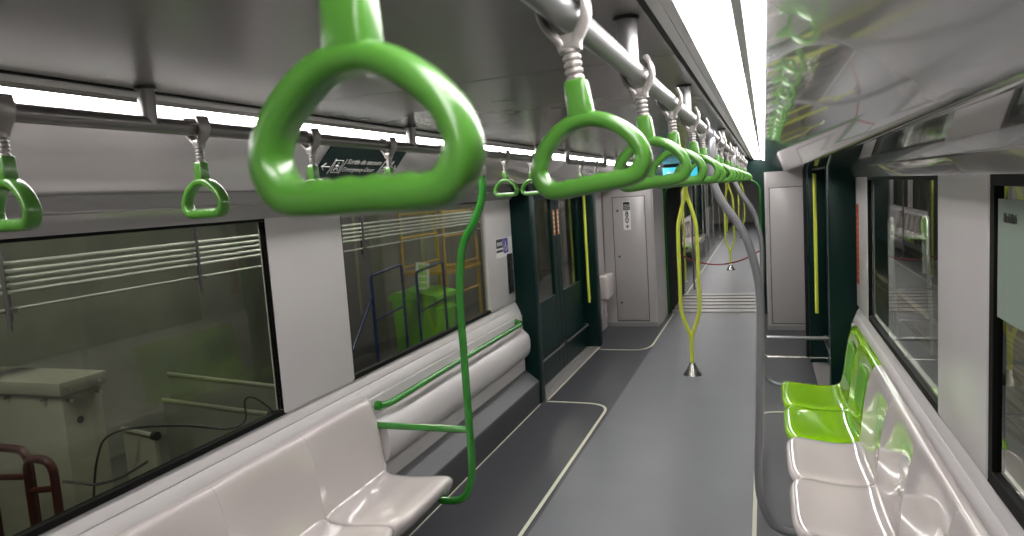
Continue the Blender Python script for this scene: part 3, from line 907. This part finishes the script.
# stickers and intercom on the left wall panel
t = thing('intercom_panel', 'narrow dark intercom panel on the white wall left of the door', 'intercom', (X(-1, 1.325), 5.40, 1.02))
obj('plate', B(-.002, .012, 0, .105, 0, .34, .004, 2), M['blackp'], t)
for z in (.06, .12, .2, .26):
    obj('button', B(.010, .015, .035, .07, z, z+.02, .003, 2), M['ledge'], t)
t = thing('wall_sticker', 'black, white and purple wheelchair sticker above the intercom', 'sticker', (X(-1, 1.325), 5.17, 1.375))
obj('sheet', B(.0, .002, -.01, .37, -.03, .13, .0008, 1), M['printw'], t)
obj('black_print', B(.0015, .003, .0, .15, .05, .125), M['blk'], t)
obj('black_bar', B(.0015, .003, .0, .15, .015, .035), M['blk'], t)
obj('purple_print', B(.0015, .003, .16, .27, .0, .125, .001, 1), M['purple'], t)
bm = bmesh.new(); sweep(bm, [(.0035, .205, .10), (.0035, .21, .06), (.0035, .235, .055), (.0035, .245, .03)], .004, 6)
sweep(bm, [(.0035, .208+.022*math.cos(a), .045+.026*math.sin(a)) for a in [math.radians(110+k*25) for k in range(10)]], .0035, 6)
obj('wheelchair_symbol', bm, M['printw'], t)
bm = bmesh.new()
for k in range(4): box(bm, .0025, .004, .02+k*.03, .035+k*.03, .07, .10)
obj('white_print', bm, M['printw'], t)
# red vertical sticker on right wall panel edge
t = thing('red_sticker', 'tall narrow red sticker on the white panel before the right door', 'sticker', (X(1, 1.325), 5.08, 1.10))
obj('sheet', B(-.003, .0, 0, .10, 0, .54, .0008, 1), M['red'], t)
bm = bmesh.new()
for k in range(11): box(bm, -.004, -.002, .015, .03, .04+k*.042, .065+k*.042)
obj('yellow_print', bm, M['yellow'], t)
# notice on near right window
t = thing('window_notice', 'pale printed notice on the right-hand window nearest the camera', 'notice', (X(1, 1.336), 2.205, 1.43))
gmn = glass_mat('pale_film', (.5, .55, .5), .3, .2)
nt = gmn.node_tree
ms = nt.nodes.new('ShaderNodeMixShader'); df = nt.nodes.new('ShaderNodeBsdfDiffuse'); df.inputs['Color'].default_value = (.42, .50, .44, 1)
ms.inputs[0].default_value = .6
out = [n for n in nt.nodes if n.type == 'OUTPUT_MATERIAL'][0]; src = out.inputs[0].links[0].from_socket
nt.links.new(src, ms.inputs[1]); nt.links.new(df.outputs[0], ms.inputs[2]); nt.links.new(ms.outputs[0], out.inputs[0])
obj('sheet', B(-.001, .001, -.60, 0, 0, .325), gmn, t, smooth=False)
text('notice_text', 'Mobilité', .034, M['blk'], t, (-.0022, -.05, .265), (PI/2, 0, -PI/2), bold=.001)

# ------------------------------------------------------------------ outside left
struct('floor', B(-9, -2.20, -4, 34, -.9, -.8), M['hallfloor'])
struct('wall_hall', B(-7.2, -7.0, -4, 34, -.8, 3.2), M['hallwall'])
struct('ceiling', B(-9, -2.25, -4, 34, 3.2, 3.3), M['col'])
# pipes
for k, z in enumerate((1.66, 1.615, 1.575, 1.535, 1.495, 1.40)):
    names = ['topmost', 'second', 'third', 'fourth', 'fifth', 'lowest']
    tag(obj('pipe', S([(-4, -3, z), (-4, 10.5, z)], .011 if k < 5 else .008, 8), M['pipe']), '%s pale pipe of the bundle running along outside the left windows' % names[k], 'pipe', 'pipes outside the left windows')
for k, (y, n_) in enumerate(((.2, 'nearest'), (2.55, 'second'), (3.95, 'third'), (6.2, 'fourth'), (9.2, 'farthest'))):
    t = thing('pipe_hanger', '%s dark hanger holding the pipes outside the left windows' % n_, 'hanger', (-4, y, 1.28), 'pipe hangers outside')
    obj('rod', S([(.03, 0, 0), (.03, 0, 1.9)], .012, 8), M['col'], t)
    obj('rod', S([(-.03, .05, 0.05), (-.03, .05, .45)], .012, 8), M['col'], t)
    obj('crossbar', B(-.04, .04, .0, .05, .10, .125, .002, 1), M['col'], t)
# cream metal box
t = thing('equipment_box', 'large cream sheet metal cabinet with riveted lid outside the left window', 'cabinet', (-4.06, 2.67, -.8))
obj('body', B(-.42, .42, -.12, .12, 0, 1.72, .006, 2), M['boxc'], t)
obj('lid', B(-.45, .45, -.145, .145, 1.725, 1.80, .006, 2), M['boxc'], t)
bm = bmesh.new()
for b in (-.09, .09):
    for zz in (1.69, 1.755): sweep(bm, [(.40, b, zz), (.455, b, zz)], .010, 8)
for a in (-.3, 0, .3): sweep(bm, [(a, -.15, 1.70), (a, -.11, 1.70)], .009, 8)
obj('rivets', bm, M['steel'], t)
bm = bmesh.new(); sweep(bm, [(.41, -.03, 1.56), (.424, -.03, 1.56)], .02, 12)
obj('port', bm, M['cable'], t)
# white trays with frames
for k, (x0, y0, x1, y1, z, lab) in enumerate(((-4.02, 3.60, -2.90, 3.42, .75, 'upper cream panel edge outside beyond the cream cabinet'), (-3.96, 3.48, -2.92, 3.33, .60, 'lower cream panel edge outside beyond the cream cabinet'), (-3.40, 2.70, -3.10, 2.64, .70, 'short cream panel with hose over it, outside at the foot of the left window'))):
    t = thing('cream_panel', lab, 'panel', (x0, y0, -.8), 'cream panels outside the left window')
    dx, L = x1-x0, y1-y0
    bm = bmesh.new()
    A = [(0, 0, 0), (dx, L, 0), (dx, L, z+.8), (0, 0, z+.8)]
    f0 = [bm.verts.new(p) for p in A]; f1 = [bm.verts.new((p[0]+.004, p[1]+.02, p[2])) for p in A]
    bm.faces.new(f0); bm.faces.new(f1[::-1])
    for i in range(4): bm.faces.new([f0[i], f0[(i+1) % 4], f1[(i+1) % 4], f1[i]])
    obj('panel', bm, M['hallwall'] if k < 2 else M['boxc'], t, smooth=False)
    obj('top_edge', S([(0, 0, z+.8), (dx, L, z+.8)], .014, 8), M['boxc'], t)
    obj('end_knob', S([(dx, L, z+.8), (dx+.03, L-.005, z+.8)], .024, 10), M['cable'], t)
# cables
tag(obj('hose', S(catmull([(-3.40, 2.45, .2), (-3.34, 2.48, .60), (-3.28, 2.56, .735), (-3.1, 2.8, .70), (-2.95, 3.0, .62), (-2.95, 3.15, .62), (-3.0, 3.22, .72), (-2.95, 3.26, .72), (-2.85, 3.3, .62)], 8), .006, 8), M['cable']), 'thin black cable looping over the cream panels outside the left window', 'cable')
tag(obj('strap', S(catmull([(-3.27, 2.24, .60), (-3.23, 2.30, .57), (-3.2, 2.36, .54), (-3.1, 2.42, .56), (-3.0, 2.5, .62)], 6), .016, 8, up=(0, 0, 1), ry=.006), M['cable']), 'dark buckle strap between the maroon rails and the cream panel outside', 'strap')
# maroon hoops
for k, (xa, xb, y, zt, lab) in enumerate(((-3.82, -3.51, 2.25, .74, 'maroon tubular hoop outside at the bottom left corner'), (-3.42, -3.235, 2.18, .735, 'second maroon tubular hoop outside, nearer the cream panel'))):
    t = thing('hoop_rail', lab, 'rail', ((xa+xb)/2, y, -.8), 'maroon hoops outside the left window')
    w = (xb-xa)/2
    obj('hoop', S(fillet([(-w, 0, 0), (-w, 0, zt+.8), (w, 0, zt+.8), (w, 0, 0)], .08, 6), .021, 10), M['maroon'], t)
    obj('crossbar', S([(-w, 0, zt+.8-.17), (w, 0, zt+.8-.14)], .016, 8), M['maroon'], t)
# blue railings
def blue_rail(x, y0, y1, zt, lab, brace=True):
    t = thing('blue_railing', lab, 'railing', (x, y0, -.8), 'blue railings outside')
    L = y1-y0
    obj('frame', S(fillet([(0, 0, 0), (0, 0, zt+.8), (0, L, zt+.85), (0, L, 0)], .06, 5), .018, 10), M['blue'], t)
    obj('crossbar', S([(0, 0, zt+.8-.5), (0, L, zt+.8-.45)], .013, 8), M['blue'], t)
    if brace: obj('brace', S([(0, 0, zt+.8-.22), (0.05, -.95, .75)], .014, 8), M['blue'], t)
blue_rail(-4.06, 6.42, 7.1, 1.08, 'blue tubular railing with diagonal brace, left in the second left window')
blue_rail(-4.06, 7.45, 8.2, .99, 'blue tubular railing in front of the green bin', False)
# green bin with sheet
t = thing('green_bin', 'bright green plastic bin outside the second left window', 'bin', (-4.6, 8.6, -.8))
bm = bmesh.new(); box(bm, -.35, .35, -.32, .32, 0, 1.30, .03, 3)
for v in bm.verts:
    k = v.co.z/1.30; v.co.x *= .85+.15*k; v.co.y *= .85+.15*k
obj('body', bm, M['bin'], t)
bm = bmesh.new(); prism(bm, [(-.38, 1.30), (.38, 1.30), (.36, 1.35), (.1, 1.41), (-.3, 1.41), (-.38, 1.35)], -.34, .34)
obj('lid', bm, M['bin'], t)
obj('handle', S(fillet([(.36, -.2, 1.15), (.44, -.2, 1.15), (.44, .2, 1.15), (.36, .2, 1.15)], .03), .014, 8), M['bin'], t)
t = thing('paper_sheet', 'white paper sheet with green print standing on the green bin', 'paper', (-4.55, 8.50, .62))
obj('sheet', B(-.004, .004, -.20, .20, 0, .38, mtx=Matrix.Rotation(math.radians(-8), 4, 'X')), M['printw'], t)
bm = bmesh.new()
for r_ in range(4):
    for c_ in range(3): box(bm, .004, .007, -.12+c_*.085, -.06+c_*.085, .03+r_*.085, .09+r_*.085, mtx=Matrix.Rotation(math.radians(-8), 4, 'X'))
obj('green_print', bm, M['bin'], t)
# hall columns
for y, x, w, lab in ((8.3, -5.6, .35, 'dark grey-purple steel column behind the green bin'), (9.2, -6.5, .25, 'pale slim column farther back outside')):
    t = thing('hall_column', lab, 'column', (x, y, -.8))
    obj('shaft', B(-.03, .03, -w, w, 0, 4.0, .005, 1), M['col'], t)
    obj('flange', B(-.16, -.13, -w, w, 0, 4.0, .005, 1), M['col'], t); obj('flange', B(.13, .16, -w, w, 0, 4.0, .005, 1), M['col'], t)
    obj('base_plate', B(-.25, .25, -w-.1, w+.1, 0, .03), M['col'], t)
# scaffold
t = thing('scaffold', 'yellow scaffold tower seen through the second left window', 'scaffold', (-5.0, 10.2, -.8))
for y in (0, 1.35):
    for x in (-.8, 0):
        obj('upright', S([(x, y, 0), (x, y, 2.5)], .028, 8), M['scaff'], t)
for z in (.5, 1.05, 1.55, 2.05, 2.45):
    obj('crossbar', S([(0, 0, z), (0, 1.35, z)], .022, 8), M['scaff'], t)
    obj('crossbar', S([(-.8, 0, z), (-.8, 1.35, z)], .022, 8), M['scaff'], t)
obj('platform', B(-.85, .05, -.05, 1.4, 1.42, 1.47), M['scaff'], t)
# fill lamps added out of view to brighten the things outside
def fill_lamp_obj(x, y, z, lab, e=6):
    t = thing('fill_light', lab, 'lamp', (x, y, z), 'added fill lamps outside')
    obj('housing', B(-.09, .09, -.65, .65, 0, .06, .01, 1), M['col'], t)
    obj('tube', B(-.06, .06, -.6, .6, -.025, .0), M['fill_glow'], t, smooth=False)
M['fill_glow'] = mat('fill_lamp_emitter', (.9, .9, .85), .5, emis=(1, 1, .93), estr=95)
for i, y in enumerate((1.0, 5.0, 9.5, 14, 20)):
    fill_lamp_obj(-3.3, y, 3.1, '%s unseen added fill lamp outside on the left' % ordn[i])

# ------------------------------------------------------------------ outside right
struct('floor', B(.72, 6, -4, 34, -.9, -.8), M['hallfloor'])
struct('wall_hall', B(2.2, 2.3, -4, 8.4, -.8, .32), M['siding'])
struct('wall_hall', B(2.2, 2.3, 8.4, 30, -.8, -.35), M['siding'])
struct('wall_hall', B(4.25, 4.35, -4, 34, -.8, 3.2), M['hallwall'])
struct('ceiling', B(.75, 6, -4, 34, 3.2, 3.3), M['col'])
for i, y in enumerate((2.4, 6.5, 11, 17)):  # unseen fill lamps, added to light the siding and step rails
    fill_lamp_obj(1.4, y, 3.1, '%s unseen added fill lamp outside on the right' % ordn[i])
# steel step rails outside right
def steps(x, y, lab, z0=-.8):
    t = thing('steel_step_rail', lab, 'railing', (x, y, z0), 'polished steel handrails outside the right windows')
    for dx in (0, .45):
        obj('handrail', S(fillet([(dx, 0, 0), (dx-.05, .05, 1.35), (dx+.02, .45, 1.95), (dx+.02, .75, 1.9), (dx, .55, 1.1)], .08, 5), .026, 10), M['railpaint'], t)
    for z in (.5, .95): obj('crossbar', S([(0, .02, z), (.45, .02, z)], .016, 8), M['steel'], t)
steps(1.75, 11.0, 'bright steel handrails seen through the farther right window')
steps(1.75, 6.6, 'bright steel handrails seen through the nearer right window', -.75)

# ------------------------------------------------------------------ world, camera
w = bpy.data.worlds.new('world'); bpy.context.scene.world = w; w.use_nodes = True
w.node_tree.nodes['Background'].inputs[0].default_value = (.5, .55, .5, 1)
w.node_tree.nodes['Background'].inputs[1].default_value = .08

f = 682.7
F = Vector((252, 89, -f)).normalized()
dx = 428; dy = (dx*252+f*f)/89
U = -Vector((dx, -dy, -f)).normalized()
R_ = F.cross(U)
Mx = Matrix((R_, F, U))
cam = bpy.data.cameras.new('camera'); co = bpy.data.objects.new('camera', cam); C.objects.link(co)
cam.sensor_width = 36; cam.lens = 24.0; cam.clip_start = .02; cam.clip_end = 200
mw = Mx.to_4x4(); mw.translation = Vector((0, 0, 1.85)); co.matrix_world = mw
cam.dof.use_dof = True; cam.dof.focus_distance = 2.4; cam.dof.aperture_fstop = 7.0
sc = bpy.context.scene; sc.camera = co
sc.view_settings.view_transform = 'Standard'; sc.view_settings.look = 'None'
sc.view_settings.exposure = 0.2; sc.view_settings.gamma = 1.0; sc.view_settings.use_curve_mapping = False
